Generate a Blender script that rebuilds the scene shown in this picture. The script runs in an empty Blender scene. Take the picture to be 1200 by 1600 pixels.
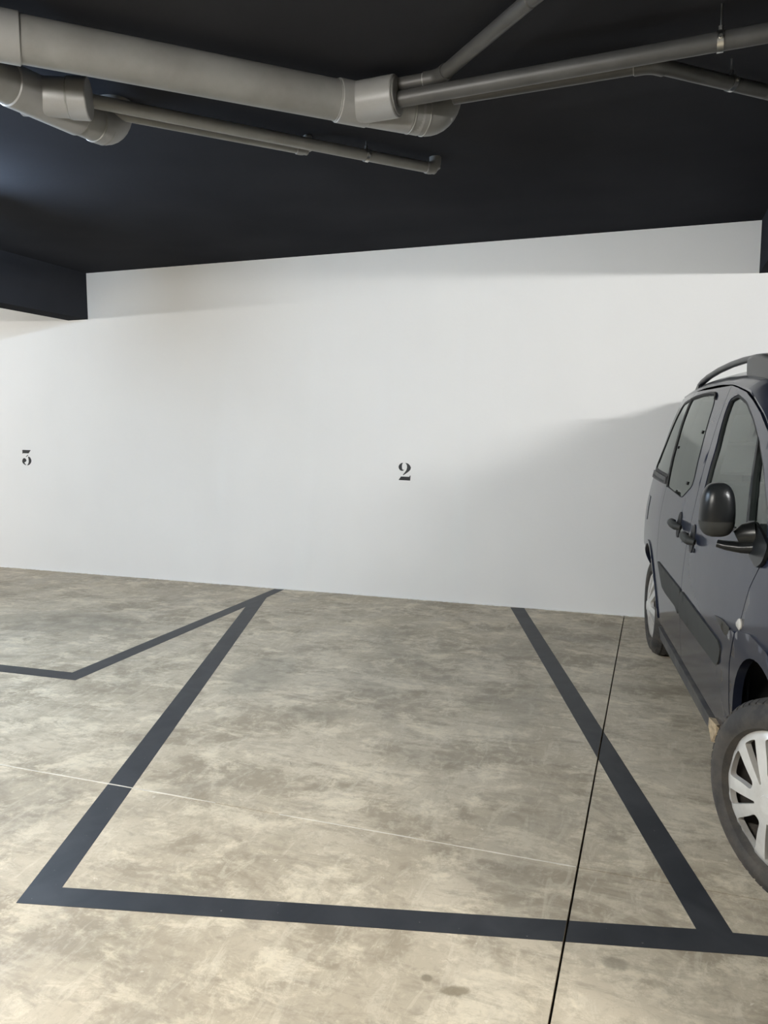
import bpy, bmesh, math, random
import numpy as np
from mathutils import Vector, Matrix, geometry

random.seed(7)
scene = bpy.context.scene
COL = scene.collection
PI = math.pi

# ------------------------------------------------------------------ camera, world, lights, exposure
CAM_H = 1.47
cd = bpy.data.cameras.new('camera')
cam = bpy.data.objects.new('camera', cd)
COL.objects.link(cam)
cd.sensor_fit = 'VERTICAL'
cd.sensor_height = 24.0
cd.lens = 1186.9 / 1600 * 24.0
cd.clip_start = 0.05
_r = Vector((0.941083, 0.338176, 0.000051))
_u = Vector((-0.036321, 0.100925, 0.994231))
_w = Vector((-0.33622, 0.935655, -0.107261))
M = Matrix.Identity(4)
for i in range(3):
    M[i][0], M[i][1], M[i][2] = _r[i], _u[i], -_w[i]
M[2][3] = CAM_H
cam.matrix_world = M
scene.camera = cam

world = bpy.data.worlds.new('world')
world.use_nodes = True
world.node_tree.nodes['Background'].inputs[0].default_value = (0.9, 0.95, 1, 1)
world.node_tree.nodes['Background'].inputs[1].default_value = 0.02
scene.world = world
scene.view_settings.view_transform = 'Standard'
scene.view_settings.look = 'None'
scene.view_settings.gamma = 1.0
scene.view_settings.use_curve_mapping = False
scene.view_settings.exposure = -0.53

WARM = (1.0, 0.965, 0.90)
NEUT = (0.985, 0.985, 0.98)
COOL = (0.62, 0.79, 1.0)
# ceiling battens out of frame: (centre x, y, z, direction angle, strength of the tube, colour, words)
LAMPS = [
    ((2.45, 1.5, 2.50), 0.0, 1650, NEUT, 'bare tube batten lamp hanging behind the right ceiling beam'),
    ((-8.8, 3.0, 2.50), 0.0, 1350, NEUT, 'bare tube batten lamp hanging beyond the left ceiling beam'),
    ((-3.6, 1.75, 2.66), PI / 2, 520, COOL, 'nearer of two tube lamps in a row left of the frame'),
    ((-4.3, 3.10, 2.70), PI / 2, 760, COOL, 'added farther tube lamp left of the frame for the bluish ceiling haze'),  # added to give the left ceiling a bluish, hazy glow
    ((-1.9, -0.25, 2.42), 0.0, 1750, WARM, 'batten lamp with an added shading trough hung behind the camera'),
]

# ------------------------------------------------------------------ helpers
def link(o, parent=None):
    COL.objects.link(o)
    if parent is not None:
        o.parent = parent
    return o

def empty(name, loc=(0, 0, 0), rz=0.0, parent=None):
    o = bpy.data.objects.new(name, None)
    o.location = loc
    o.rotation_euler = (0, 0, rz)
    o.empty_display_size = 0.2
    return link(o, parent)

def tag(o, label=None, cat=None, group=None, kind=None):
    if label: o['label'] = label
    if cat: o['category'] = cat
    if group: o['group'] = group
    if kind: o['kind'] = kind
    return o

def mesh_obj(name, verts, faces, mat, parent=None, smooth=False, sharp=None):
    me = bpy.data.meshes.new(name)
    me.from_pydata([tuple(map(float, v)) for v in verts], [], [tuple(int(i) for i in f) for f in faces])
    me.update()
    if smooth:
        me.polygons.foreach_set('use_smooth', [True] * len(me.polygons))
        if sharp:
            me.set_sharp_from_angle(angle=math.radians(sharp))
    if mat is not None:
        me.materials.append(mat)
    o = bpy.data.objects.new(name, me)
    return link(o, parent)

class MB:
    def __init__(self):
        self.v = []; self.f = []
    def add(self, vs, fs):
        n = len(self.v)
        self.v += [tuple(v) for v in vs]
        self.f += [tuple(i + n for i in f) for f in fs]
        return self
    def box(self, lo, hi):
        x0, y0, z0 = lo; x1, y1, z1 = hi
        return self.add([(x0, y0, z0), (x1, y0, z0), (x1, y1, z0), (x0, y1, z0), (x0, y0, z1), (x1, y0, z1), (x1, y1, z1), (x0, y1, z1)],
                        [(0, 3, 2, 1), (4, 5, 6, 7), (0, 1, 5, 4), (1, 2, 6, 5), (2, 3, 7, 6), (3, 0, 4, 7)])
    def prism(self, poly, z0, z1):
        a = sum(poly[i][0] * poly[(i + 1) % len(poly)][1] - poly[(i + 1) % len(poly)][0] * poly[i][1] for i in range(len(poly)))
        if a < 0: poly = poly[::-1]
        n = len(poly)
        vs = [(p[0], p[1], z0) for p in poly] + [(p[0], p[1], z1) for p in poly]
        return self.add(vs, [tuple(range(n - 1, -1, -1)), tuple(range(n, 2 * n))] + [(i, (i + 1) % n, n + (i + 1) % n, n + i) for i in range(n)])
    def lathe(self, prof, c, axis, seg=32, close=False):
        """prof: (distance along axis, radius)"""
        ax = Vector(axis).normalized(); c = Vector(c)
        a = ax.orthogonal().normalized(); b = ax.cross(a)
        vs = []; fs = []
        for d, r in prof:
            for k in range(seg):
                t = 2 * PI * k / seg
                vs.append(c + ax * d + (a * math.cos(t) + b * math.sin(t)) * r)
        n = len(prof)
        for i in range(n - 1 if not close else n):
            j = (i + 1) % n
            for k in range(seg):
                k2 = (k + 1) % seg
                fs.append((i * seg + k, i * seg + k2, j * seg + k2, j * seg + k))
        if not close:
            if prof[0][1] > 1e-6: fs.append(tuple(range(seg - 1, -1, -1)))
            if prof[-1][1] > 1e-6: fs.append(tuple((n - 1) * seg + k for k in range(seg)))
        return self.add(vs, fs)
    def tube(self, path, r, seg=20, caps=True, sy=1.0):
        path = [Vector(p) for p in path]
        n = len(path)
        rr = r if isinstance(r, (list, tuple)) else [r] * n
        tang = []
        for i in range(n):
            t = (path[min(i + 1, n - 1)] - path[max(i - 1, 0)])
            tang.append(t.normalized())
        a = tang[0].orthogonal().normalized()
        if abs(tang[0].z) < 0.9:
            a = (Vector((0, 0, 1)) - tang[0] * tang[0].z).normalized()
        vs = []; fs = []
        for i in range(n):
            a = (a - tang[i] * a.dot(tang[i])).normalized()
            b = tang[i].cross(a)
            for k in range(seg):
                t = 2 * PI * k / seg
                vs.append(path[i] + (a * math.cos(t) + b * math.sin(t) * sy) * rr[i])
        for i in range(n - 1):
            for k in range(seg):
                k2 = (k + 1) % seg
                fs.append((i * seg + k, i * seg + k2, (i + 1) * seg + k2, (i + 1) * seg + k))
        if caps:
            fs.append(tuple(range(seg - 1, -1, -1)))
            fs.append(tuple((n - 1) * seg + k for k in range(seg)))
        return self.add(vs, fs)
    def build(self, name, mat, parent=None, smooth=False, sharp=40, bevel=0, bseg=2):
        o = mesh_obj(name, self.v, self.f, mat, parent, smooth, sharp if smooth else None)
        if bevel:
            m = o.modifiers.new('bevel', 'BEVEL'); m.width = bevel; m.segments = bseg; m.limit_method = 'ANGLE'; m.angle_limit = math.radians(35)
        return o

def bend(p0, p1, p2, rad, n=8):
    """corner of a pipe run at p1, rounded with an arc"""
    p0, p1, p2 = Vector(p0), Vector(p1), Vector(p2)
    a = (p0 - p1).normalized(); b = (p2 - p1).normalized()
    out = []
    for i in range(n + 1):
        t = i / n
        q0 = p1 + a * rad; q2 = p1 + b * rad
        w = 0.72
        num = q0 * (1 - t) ** 2 + p1 * (2 * w * t * (1 - t)) + q2 * t * t
        out.append(num / ((1 - t) ** 2 + 2 * w * t * (1 - t) + t * t))
    return out

# ------------------------------------------------------------------ materials
def new_mat(name):
    m = bpy.data.materials.new(name); m.use_nodes = True
    nt = m.node_tree
    return m, nt, nt.nodes['Principled BSDF']

def plain(name, col, rough=0.5, metal=0.0, spec=0.5, coat=0.0, coat_rough=0.05, noise=0.0, nscale=8.0, bump=0.0, bscale=60.0, dirt=None, dirt_amt=0.0, dirt_scale=4.0):
    m, nt, b = new_mat(name)
    b.inputs['Roughness'].default_value = rough
    b.inputs['Metallic'].default_value = metal
    b.inputs['Specular IOR Level'].default_value = spec
    b.inputs['Coat Weight'].default_value = coat
    b.inputs['Coat Roughness'].default_value = coat_rough
    N = nt.nodes; Lk = nt.links
    tc = N.new('ShaderNodeTexCoord')
    if noise or dirt:
        nz = N.new('ShaderNodeTexNoise'); nz.inputs['Scale'].default_value = nscale; nz.inputs['Detail'].default_value = 6
        Lk.new(tc.outputs['Object'], nz.inputs['Vector'])
        rp = N.new('ShaderNodeValToRGB')
        rp.color_ramp.elements[0].position = 0.3; rp.color_ramp.elements[1].position = 0.7
        rp.color_ramp.elements[0].color = tuple(c * (1 - noise) for c in col) + (1,)
        rp.color_ramp.elements[1].color = tuple(min(1, c * (1 + noise)) for c in col) + (1,)
        Lk.new(nz.outputs['Fac'], rp.inputs['Fac'])
        out = rp.outputs['Color']
        if dirt:
            n2 = N.new('ShaderNodeTexNoise'); n2.inputs['Scale'].default_value = dirt_scale; n2.inputs['Detail'].default_value = 8; n2.inputs['Roughness'].default_value = 0.65
            Lk.new(tc.outputs['Object'], n2.inputs['Vector'])
            r2 = N.new('ShaderNodeMapRange'); r2.inputs[1].default_value = 0.42; r2.inputs[2].default_value = 0.72; r2.inputs[4].default_value = dirt_amt
            Lk.new(n2.outputs['Fac'], r2.inputs[0])
            mx = N.new('ShaderNodeMix'); mx.data_type = 'RGBA'
            Lk.new(r2.outputs[0], mx.inputs[0]); Lk.new(out, mx.inputs[6]); mx.inputs[7].default_value = tuple(dirt) + (1,)
            out = mx.outputs[2]
        Lk.new(out, b.inputs['Base Color'])
    else:
        b.inputs['Base Color'].default_value = tuple(col) + (1,)
    if bump:
        nb = N.new('ShaderNodeTexNoise'); nb.inputs['Scale'].default_value = bscale; nb.inputs['Detail'].default_value = 4
        Lk.new(tc.outputs['Object'], nb.inputs['Vector'])
        bp = N.new('ShaderNodeBump'); bp.inputs['Strength'].default_value = bump; bp.inputs['Distance'].default_value = 0.01
        Lk.new(nb.outputs['Fac'], bp.inputs['Height']); Lk.new(bp.outputs['Normal'], b.inputs['Normal'])
    return m

def glass_mat(name, tint, ior=1.5):
    m = bpy.data.materials.new(name); m.use_nodes = True
    nt = m.node_tree; N = nt.nodes; Lk = nt.links
    N.remove(N['Principled BSDF'])
    tr = N.new('ShaderNodeBsdfTransparent'); tr.inputs[0].default_value = tuple(tint) + (1,)
    gl = N.new('ShaderNodeBsdfGlossy'); gl.inputs['Roughness'].default_value = 0.02
    gl.inputs[0].default_value = (0.95, 1, 0.97, 1)
    fr = N.new('ShaderNodeFresnel'); fr.inputs[0].default_value = ior
    mx = N.new('ShaderNodeMixShader')
    Lk.new(fr.outputs[0], mx.inputs[0]); Lk.new(tr.outputs[0], mx.inputs[1]); Lk.new(gl.outputs[0], mx.inputs[2])
    Lk.new(mx.outputs[0], N['Material Output'].inputs[0])
    return m

def emit_mat(name, col, s):
    m = bpy.data.materials.new(name); m.use_nodes = True
    nt = m.node_tree; nt.nodes.remove(nt.nodes['Principled BSDF'])
    e = nt.nodes.new('ShaderNodeEmission'); e.inputs[0].default_value = tuple(col) + (1,); e.inputs[1].default_value = s
    nt.links.new(e.outputs[0], nt.nodes['Material Output'].inputs[0])
    return m

def concrete():
    m, nt, b = new_mat('trowelled_concrete')
    N = nt.nodes; Lk = nt.links
    tc = N.new('ShaderNodeTexCoord')
    def noise(scale, detail=6, rough=0.6, dist=0.0, vec=None, stretch=None, rot=0.0):
        n = N.new('ShaderNodeTexNoise')
        n.inputs['Scale'].default_value = scale; n.inputs['Detail'].default_value = detail
        n.inputs['Roughness'].default_value = rough; n.inputs['Distortion'].default_value = dist
        src = vec or tc.outputs['Object']
        if stretch:
            mp = N.new('ShaderNodeMapping'); mp.inputs['Scale'].default_value = stretch; mp.inputs['Rotation'].default_value = (0, 0, rot)
            Lk.new(src, mp.inputs['Vector']); src = mp.outputs[0]
        Lk.new(src, n.inputs['Vector'])
        return n.outputs['Fac']
    def ramp(src, a, c, lo=0.0, hi=1.0):
        r = N.new('ShaderNodeMapRange'); r.inputs[1].default_value = a; r.inputs[2].default_value = c; r.inputs[3].default_value = lo; r.inputs[4].default_value = hi
        r.interpolation_type = 'SMOOTHSTEP'
        Lk.new(src, r.inputs[0]); return r.outputs[0]
    def mixc(fac, a, c, blend='MIX'):
        x = N.new('ShaderNodeMix'); x.data_type = 'RGBA'; x.blend_type = blend
        if isinstance(fac, float): x.inputs[0].default_value = fac
        else: Lk.new(fac, x.inputs[0])
        for i, v in ((6, a), (7, c)):
            if isinstance(v, tuple): x.inputs[i].default_value = v + (1,)
            else: Lk.new(v, x.inputs[i])
        return x.outputs[2]
    def mul(a, c):
        x = N.new('ShaderNodeMath'); x.operation = 'MULTIPLY'
        Lk.new(a, x.inputs[0])
        if isinstance(c, float): x.inputs[1].default_value = c
        else: Lk.new(c, x.inputs[1])
        return x.outputs[0]
    base = mixc(ramp(noise(0.9, 5, 0.55, 0.6), 0.35, 0.65), (0.40, 0.340, 0.248), (0.54, 0.468, 0.352))
    # cloudy mottling left by the trowel, several sizes
    base = mixc(mul(ramp(noise(2.3, 11, 0.70, 0.5, stretch=(0.75, 1.25, 1), rot=0.35), 0.48, 0.59), 0.78), base, (0.275, 0.228, 0.162))
    base = mixc(mul(ramp(noise(3.4, 12, 0.74, 0.35, stretch=(1, 1.3, 1), rot=-0.2), 0.50, 0.61), 0.62), base, (0.72, 0.63, 0.47))
    base = mixc(mul(ramp(noise(7.5, 10, 0.72, 0.8, stretch=(0.45, 1.7, 1), rot=0.5), 0.51, 0.62), 0.40), base, (0.25, 0.21, 0.155))
    base = mixc(mul(ramp(noise(9.0, 10, 0.72, 1.0, stretch=(1.7, 0.5, 1), rot=0.9), 0.53, 0.62), 0.30), base, (0.66, 0.59, 0.46))
    # arcs left by the power trowel: rings about scattered centres
    vo = N.new('ShaderNodeTexVoronoi'); vo.inputs['Scale'].default_value = 0.85
    dn = N.new('ShaderNodeTexNoise'); dn.inputs['Scale'].default_value = 1.4; dn.inputs['Detail'].default_value = 3
    Lk.new(tc.outputs['Object'], dn.inputs['Vector'])
    vm = N.new('ShaderNodeVectorMath'); vm.operation = 'MULTIPLY_ADD'
    Lk.new(dn.outputs['Color'], vm.inputs[0]); vm.inputs[1].default_value = (0.5, 0.5, 0); Lk.new(tc.outputs['Object'], vm.inputs[2])
    Lk.new(vm.outputs[0], vo.inputs['Vector'])
    sn = N.new('ShaderNodeMath'); sn.operation = 'SINE'
    Lk.new(mul(vo.outputs['Distance'], 75.0), sn.inputs[0])
    arcs = mul(ramp(sn.outputs[0], 0.2, 1.0), ramp(noise(1.7, 6, 0.65, 0.4), 0.50, 0.66))
    base = mixc(mul(arcs, 0.26), base, (0.24, 0.20, 0.15))
    # fine speckle, pits and small spots of dirt
    base = mixc(mul(ramp(noise(16, 10, 0.78, 0.6), 0.50, 0.62), 0.26), base, (0.72, 0.64, 0.49))
    base = mixc(mul(ramp(noise(13, 10, 0.78, 0.6, rot=1.0, stretch=(1, 1.4, 1)), 0.50, 0.62), 0.30), base, (0.24, 0.20, 0.145))
    base = mixc(mul(ramp(noise(38, 5, 0.75), 0.52, 0.72), 0.30), base, (0.27, 0.23, 0.17))
    base = mixc(mul(ramp(noise(7, 6, 0.72, 0.5), 0.685, 0.715), 0.7), base, (0.15, 0.125, 0.09))
    base = mixc(mul(ramp(noise(24, 3, 0.6), 0.70, 0.74), 0.5), base, (0.74, 0.68, 0.56))
    # grey tyre grime in the middle of the bays
    base = mixc(mul(ramp(noise(1.1, 8, 0.66, 1.0, stretch=(1, 0.7, 1)), 0.45, 0.68), 0.34), base, (0.25, 0.225, 0.18))
    def stain(cx, cy, sx, sy, rot, amt, col, ns=9.0):
        mp = N.new('ShaderNodeMapping'); mp.vector_type = 'TEXTURE'
        mp.inputs['Location'].default_value = (cx, cy, 0); mp.inputs['Rotation'].default_value = (0, 0, rot); mp.inputs['Scale'].default_value = (sx, sy, 1)
        Lk.new(tc.outputs['Object'], mp.inputs['Vector'])
        ln = N.new('ShaderNodeVectorMath'); ln.operation = 'LENGTH'; Lk.new(mp.outputs[0], ln.inputs[0])
        ad = N.new('ShaderNodeMath'); ad.operation = 'ADD'; Lk.new(ln.outputs['Value'], ad.inputs[0]); Lk.new(noise(ns, 8, 0.75, 0.8), ad.inputs[1])
        return mixc(mul(ramp(ad.outputs[0], 1.05, 1.55, 1.0, 0.0), amt), base, col)
    base = stain(-2.19, 3.95, 0.22, 0.50, 0.1, 0.42, (0.20, 0.185, 0.15))     # grey oil stain
    base = stain(-1.64, 3.50, 0.22, 0.13, 0.2, 0.45, (0.20, 0.175, 0.13))
    base = stain(-4.3, 4.6, 0.7, 0.35, 0.1, 0.35, (0.22, 0.195, 0.15))
    base = stain(-0.45, 1.81, 0.05, 0.022, 0.3, 0.75, (0.19, 0.155, 0.10), 34.0)
    base = stain(-0.535, 1.83, 0.02, 0.016, 0.0, 0.75, (0.19, 0.16, 0.11), 50.0)
    base = stain(-0.06, 2.06, 0.05, 0.03, 0.2, 0.6, (0.22, 0.19, 0.14), 34.0)
    Lk.new(base, b.inputs['Base Color'])
    Lk.new(ramp(noise(2.2, 5, 0.6, 1.0), 0.3, 0.7, 0.42, 0.62), b.inputs['Roughness'])
    b.inputs['Specular IOR Level'].default_value = 0.35
    bp = N.new('ShaderNodeBump'); bp.inputs['Strength'].default_value = 0.12; bp.inputs['Distance'].default_value = 0.006
    Lk.new(noise(14, 8, 0.65, 0.8), bp.inputs['Height']); Lk.new(bp.outputs['Normal'], b.inputs['Normal'])
    return m

def road_paint():
    m, nt, b = new_mat('charcoal_floor_paint')
    N = nt.nodes; Lk = nt.links
    tc = N.new('ShaderNodeTexCoord')
    n1 = N.new('ShaderNodeTexNoise'); n1.inputs['Scale'].default_value = 5; n1.inputs['Detail'].default_value = 7; n1.inputs['Distortion'].default_value = 1.2
    Lk.new(tc.outputs['Object'], n1.inputs['Vector'])
    r = N.new('ShaderNodeValToRGB')
    r.color_ramp.elements[0].position = 0.35; r.color_ramp.elements[0].color = (0.014, 0.016, 0.020, 1)
    r.color_ramp.elements[1].position = 0.75; r.color_ramp.elements[1].color = (0.032, 0.034, 0.038, 1)
    Lk.new(n1.outputs['Fac'], r.inputs['Fac'])
    n2 = N.new('ShaderNodeTexNoise'); n2.inputs['Scale'].default_value = 60; n2.inputs['Detail'].default_value = 3
    Lk.new(tc.outputs['Object'], n2.inputs['Vector'])
    mr = N.new('ShaderNodeMapRange'); mr.inputs[1].default_value = 0.72; mr.inputs[2].default_value = 0.76; mr.inputs[4].default_value = 0.5
    Lk.new(n2.outputs['Fac'], mr.inputs[0])
    mx = N.new('ShaderNodeMix'); mx.data_type = 'RGBA'; mx.inputs[7].default_value = (0.25, 0.24, 0.21, 1)
    Lk.new(mr.outputs[0], mx.inputs[0]); Lk.new(r.outputs[0], mx.inputs[6])
    Lk.new(mx.outputs[2], b.inputs['Base Color'])
    b.inputs['Roughness'].default_value = 0.5
    return m

def car_paint():
    m, nt, b = new_mat('navy_car_paint')
    N = nt.nodes; Lk = nt.links
    tc = N.new('ShaderNodeTexCoord')
    n1 = N.new('ShaderNodeTexNoise'); n1.inputs['Scale'].default_value = 3.0; n1.inputs['Detail'].default_value = 9; n1.inputs['Roughness'].default_value = 0.7
    Lk.new(tc.outputs['Object'], n1.inputs['Vector'])
    mr = N.new('ShaderNodeMapRange'); mr.inputs[1].default_value = 0.35; mr.inputs[2].default_value = 0.8; mr.inputs[4].default_value = 0.13
    Lk.new(n1.outputs['Fac'], mr.inputs[0])
    mx = N.new('ShaderNodeMix'); mx.data_type = 'RGBA'; mx.inputs[6].default_value = (0.008, 0.012, 0.028, 1); mx.inputs[7].default_value = (0.11, 0.11, 0.11, 1)
    Lk.new(mr.outputs[0], mx.inputs[0]); Lk.new(mx.outputs[2], b.inputs['Base Color'])
    b.inputs['Roughness'].default_value = 0.45
    b.inputs['Specular IOR Level'].default_value = 0.1
    b.inputs['Coat IOR'].default_value = 1.29
    b.inputs['Coat Weight'].default_value = 0.85
    b.inputs['Coat Roughness'].default_value = 0.10
    return m

M_WALL = plain('white_wall_paint', (0.80, 0.79, 0.765), 0.85, spec=0.25, noise=0.015, nscale=1.5, bump=0.06, bscale=40)
M_CEIL = plain('black_ceiling_paint', (0.034, 0.0355, 0.041), 0.9, spec=0.0, noise=0.12, nscale=1.2, bump=0.08, bscale=50)
M_FLOOR = concrete()
M_SOIL = plain('joint_dark', (0.012, 0.011, 0.010), 0.9)
M_FILL = plain('joint_white_filler', (0.62, 0.58, 0.50), 0.8, noise=0.2, nscale=9)
M_PAINT = road_paint()
M_NUM = plain('black_stencil_paint', (0.008, 0.009, 0.009), 0.5)
M_PIPE = plain('grey_pvc', (0.205, 0.205, 0.20), 0.42, spec=0.5, noise=0.10, nscale=6, dirt=(0.13, 0.125, 0.115), dirt_amt=0.5, dirt_scale=5)
M_PIPE2 = plain('grey_pvc_fitting', (0.26, 0.26, 0.258), 0.38, spec=0.5, noise=0.08, nscale=6, dirt=(0.14, 0.135, 0.125), dirt_amt=0.4, dirt_scale=6)
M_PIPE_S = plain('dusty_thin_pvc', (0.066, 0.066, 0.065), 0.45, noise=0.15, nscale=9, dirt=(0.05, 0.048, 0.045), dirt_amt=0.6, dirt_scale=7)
M_GLUE = plain('white_pipe_glue', (0.22, 0.22, 0.21), 0.4, noise=0.2, nscale=30)
M_ZINC = plain('zinc_plated_steel', (0.55, 0.55, 0.53), 0.28, metal=1.0, noise=0.2, nscale=30)
M_BODY = car_paint()
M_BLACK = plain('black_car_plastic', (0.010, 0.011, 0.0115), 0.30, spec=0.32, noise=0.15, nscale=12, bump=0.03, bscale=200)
M_GREYP = plain('grey_car_plastic', (0.036, 0.037, 0.034), 0.6, spec=0.28, noise=0.15, nscale=7)
M_SEAL = plain('black_rubber_seal', (0.008, 0.008, 0.008), 0.6)
M_DUSTY = plain('dusty_sill_paint', (0.05, 0.05, 0.052), 0.55, noise=0.3, nscale=9, dirt=(0.16, 0.145, 0.12), dirt_amt=0.6, dirt_scale=7)
M_TAN = plain('torn_tan_foam', (0.42, 0.32, 0.20), 0.9, noise=0.3, nscale=40, bump=0.5, bscale=80)
M_GLASS = glass_mat('clear_car_glass', (0.50, 0.55, 0.52), 1.32)
M_TINT = glass_mat('tinted_car_glass', (0.10, 0.11, 0.105), 1.30)
M_TYRE = plain('dirty_tyre_rubber', (0.032, 0.030, 0.028), 0.8, noise=0.25, nscale=9, bump=0.15, bscale=70, dirt=(0.15, 0.125, 0.095), dirt_amt=0.5, dirt_scale=8)
M_CAP = plain('silver_hubcap_lacquer', (0.64, 0.625, 0.585), 0.34, metal=0.2, coat=0.4, coat_rough=0.15, noise=0.08, nscale=10, dirt=(0.30, 0.26, 0.21), dirt_amt=0.35, dirt_scale=9)
M_RUST = plain('rusty_wheel_steel', (0.10, 0.065, 0.048), 0.75, noise=0.5, nscale=14)
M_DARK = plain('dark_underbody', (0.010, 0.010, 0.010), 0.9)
M_SEAT = plain('grey_seat_fabric', (0.05, 0.05, 0.055), 0.9, noise=0.2, nscale=30)
M_TRIM = plain('pale_cabin_trim', (0.30, 0.30, 0.28), 0.8)
M_LENS = plain('clear_lamp_lens', (0.48, 0.45, 0.40), 0.15, spec=0.6, coat=1)
M_AMBER = plain('amber_bulb', (0.5, 0.22, 0.05), 0.3)
M_RED = plain('red_lamp_lens', (0.35, 0.01, 0.01), 0.15, coat=1)
M_CHROME = plain('mirror_glass', (0.8, 0.8, 0.8), 0.02, metal=1)
M_WHITE = plain('white_lamp_housing', (0.75, 0.75, 0.73), 0.4)

# ------------------------------------------------------------------ room shell
WY = 6.227
X0, X1, Y0 = -14.0, 8.0, -9.0
JX = -0.203                       # saw-cut joint running to the wall
def jy(x): return 2.453 + (x + 2.683) * 0.02026   # joint parallel to the wall

fl = MB().box((X0 - .3, Y0 - .3, -0.30), (X1 + .3, WY + .3, -0.02)).build('floor', M_SOIL)
tag(fl, 'trowelled beige concrete garage floor cast in large slabs', None, kind='structure')
g = 0.0036
for (xa, xb, far) in ((X0, JX - g, 1), (JX + g, X1, 1), (X0, JX - g, 0), (JX + g, X1, 0)):
    gy = 0.0026
    if far: poly = [(xa, jy(xa) + gy), (xb, jy(xb) + gy), (xb, WY), (xa, WY)]
    else: poly = [(xa, Y0), (xb, Y0), (xb, jy(xb) - gy), (xa, jy(xa) - gy)]
    MB().prism(poly, -0.06, 0.0).build('slab', M_FLOOR, fl)
def strip(x_a, x_b, half, z0, z1, n=40):
    """ragged white filler along the joint parallel to the wall"""
    up = []; dn = []
    for i in range(n + 1):
        x = x_a + (x_b - x_a) * i / n
        up.append((x, jy(x) + half * random.uniform(0.4, 1.15)))
        dn.append((x, jy(x) - half * random.uniform(0.4, 1.15)))
    return MB().prism(dn + up[::-1], z0, z1)
strip(-4.5, -1.60, 0.0034, -0.01, 0.0022).build('joint_filler', M_FILL, fl)
strip(-1.32, JX - 0.006, 0.0030, -0.01, 0.0012).build('joint_filler', M_FILL, fl)

wall = MB().box((X0 - .3, WY, -0.05), (X1 + .3, WY + .25, 3.1)).build('wall_back', M_WALL)
tag(wall, 'white painted back wall behind the parking bays', None, kind='structure')
# plaster running ragged onto the floor
up = []; dn = []
for i in range(500):
    x = -9 + i * 0.02
    dn.append((x, WY - 0.004 - 0.014 * random.random() ** 2 - 0.005 * (1 + math.sin(x * 5.1) * math.sin(x * 1.7))))
MB().prism(dn + [(1.0, WY), (-9, WY)], 0.0, 0.006).build('plaster_skim', M_WALL, wall)
MB().box((X0 - .3, Y0, -0.05), (X0, WY, 3.1)).build('wall_left', M_WALL)['kind'] = 'structure'
MB().box((X1, Y0, -0.05), (X1 + .3, WY, 3.1)).build('wall_right', M_WALL)['kind'] = 'structure'
MB().box((X0 - .3, Y0 - .3, -0.05), (X1 + .3, Y0, 3.1)).build('wall_front', M_WALL)['kind'] = 'structure'

def cz(x): return 3.0003 - 0.0055 * (min(max(x, -5.47), 0.77) + 5.3428)   # slight fall of the soffit between the beams
ce = MB()
for xa, xb in ((X0 - .3, -5.47), (-5.47, 0.77), (0.77, X1 + .3)):
    vs = []
    for up_ in (0, 1):
        for (x, y) in ((xa, Y0 - .3), (xb, Y0 - .3), (xb, WY + .25), (xa, WY + .25)):
            vs.append((x, y, 3.2 if up_ else cz(x)))
    ce.add(vs, [(3, 2, 1, 0), (4, 5, 6, 7), (0, 1, 5, 4), (1, 2, 6, 5), (2, 3, 7, 6), (3, 0, 4, 7)])
ceil = ce.build('ceiling', M_CEIL)
tag(ceil, 'matt black painted concrete ceiling with downstand beams', None, kind='structure')
for (xa, xb, zb) in ((-5.587, -5.3465, 2.557), (0.644, 0.90, 2.5963)):
    MB().box((xa, Y0, zb), (xb, WY, 3.05)).build('beam', M_CEIL, ceil)
MB().box((-5.35, -2.6, 2.58), (0.65, -2.35, 3.03)).build('beam', M_CEIL, ceil)

# ------------------------------------------------------------------ painted bays
def clip(poly, a, b, c):
    """keep a*x+b*y<=c"""
    out = []
    for i in range(len(poly)):
        p, q = poly[i], poly[(i + 1) % len(poly)]
        dp = a * p[0] + b * p[1] - c; dq = a * q[0] + b * q[1] - c
        if dp <= 0: out.append(p)
        if dp * dq < 0:
            t = dp / (dp - dq); out.append((p[0] + (q[0] - p[0]) * t, p[1] + (q[1] - p[1]) * t))
    return out
def paint(parent, poly, z=0.0012):
    for (s, c) in ((1, JX - 0.0038), (-1, -(JX + 0.0038))):
        pc = clip(poly, s, 0, c)
        if len(pc) >= 3:
            MB().prism(pc, 0.0, z).build('painted_line', M_PAINT, parent)
bay2 = empty('parking_bay_marking', (-0.8, 2.1, 0)); tag(bay2, 'dark painted outline of the empty slanted bay below the number 2', 'floor marking')
bay3 = empty('parking_bay_marking', (-3.3, 3.5, 0)); tag(bay3, 'dark painted outline of the bay on the left below the number 3', 'floor marking')
bay1 = empty('parking_bay_marking', (0.5, 2.3, 0)); tag(bay1, 'dark painted front line of the bay where the blue van stands', 'floor marking')
def P2(par, poly, z=0.0012):
    lx, ly = par.location.x, par.location.y
    before = set(par.children)
    paint(par, poly, z)
    for c in par.children:
        if c not in before:
            c.location = (-lx, -ly, 0)
bpy.context.view_layer.update()
P2(bay2, [(-1.836, 1.709), (-1.760, 1.822), (-3.190, 5.813), (-3.1985, 5.84), (-3.1985, 5.476)])           # left line
P2(bay2, [(-1.836, 1.709), (-0.712, 1.983), (0.300, 2.2235), (0.259, 2.311), (0.159, 2.293), (-1.760, 1.822)], 0.0012)  # front line
P2(bay2, [(0.159, 2.293), (0.259, 2.311), (-0.997, 6.215), (-1.108, 6.200)])                          # right line
P2(bay3, [(-3.188, 3.482), (-3.309, 3.590), (-3.3095, 6.19), (-3.214, 6.207), (-3.203, 5.88), (-3.1995, 5.80)])          # right line of bay 3
P2(bay3, [(-3.188, 3.482), (-3.309, 3.590), (-5.2, 3.50), (-5.2, 3.385)])                             # its front line
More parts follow.
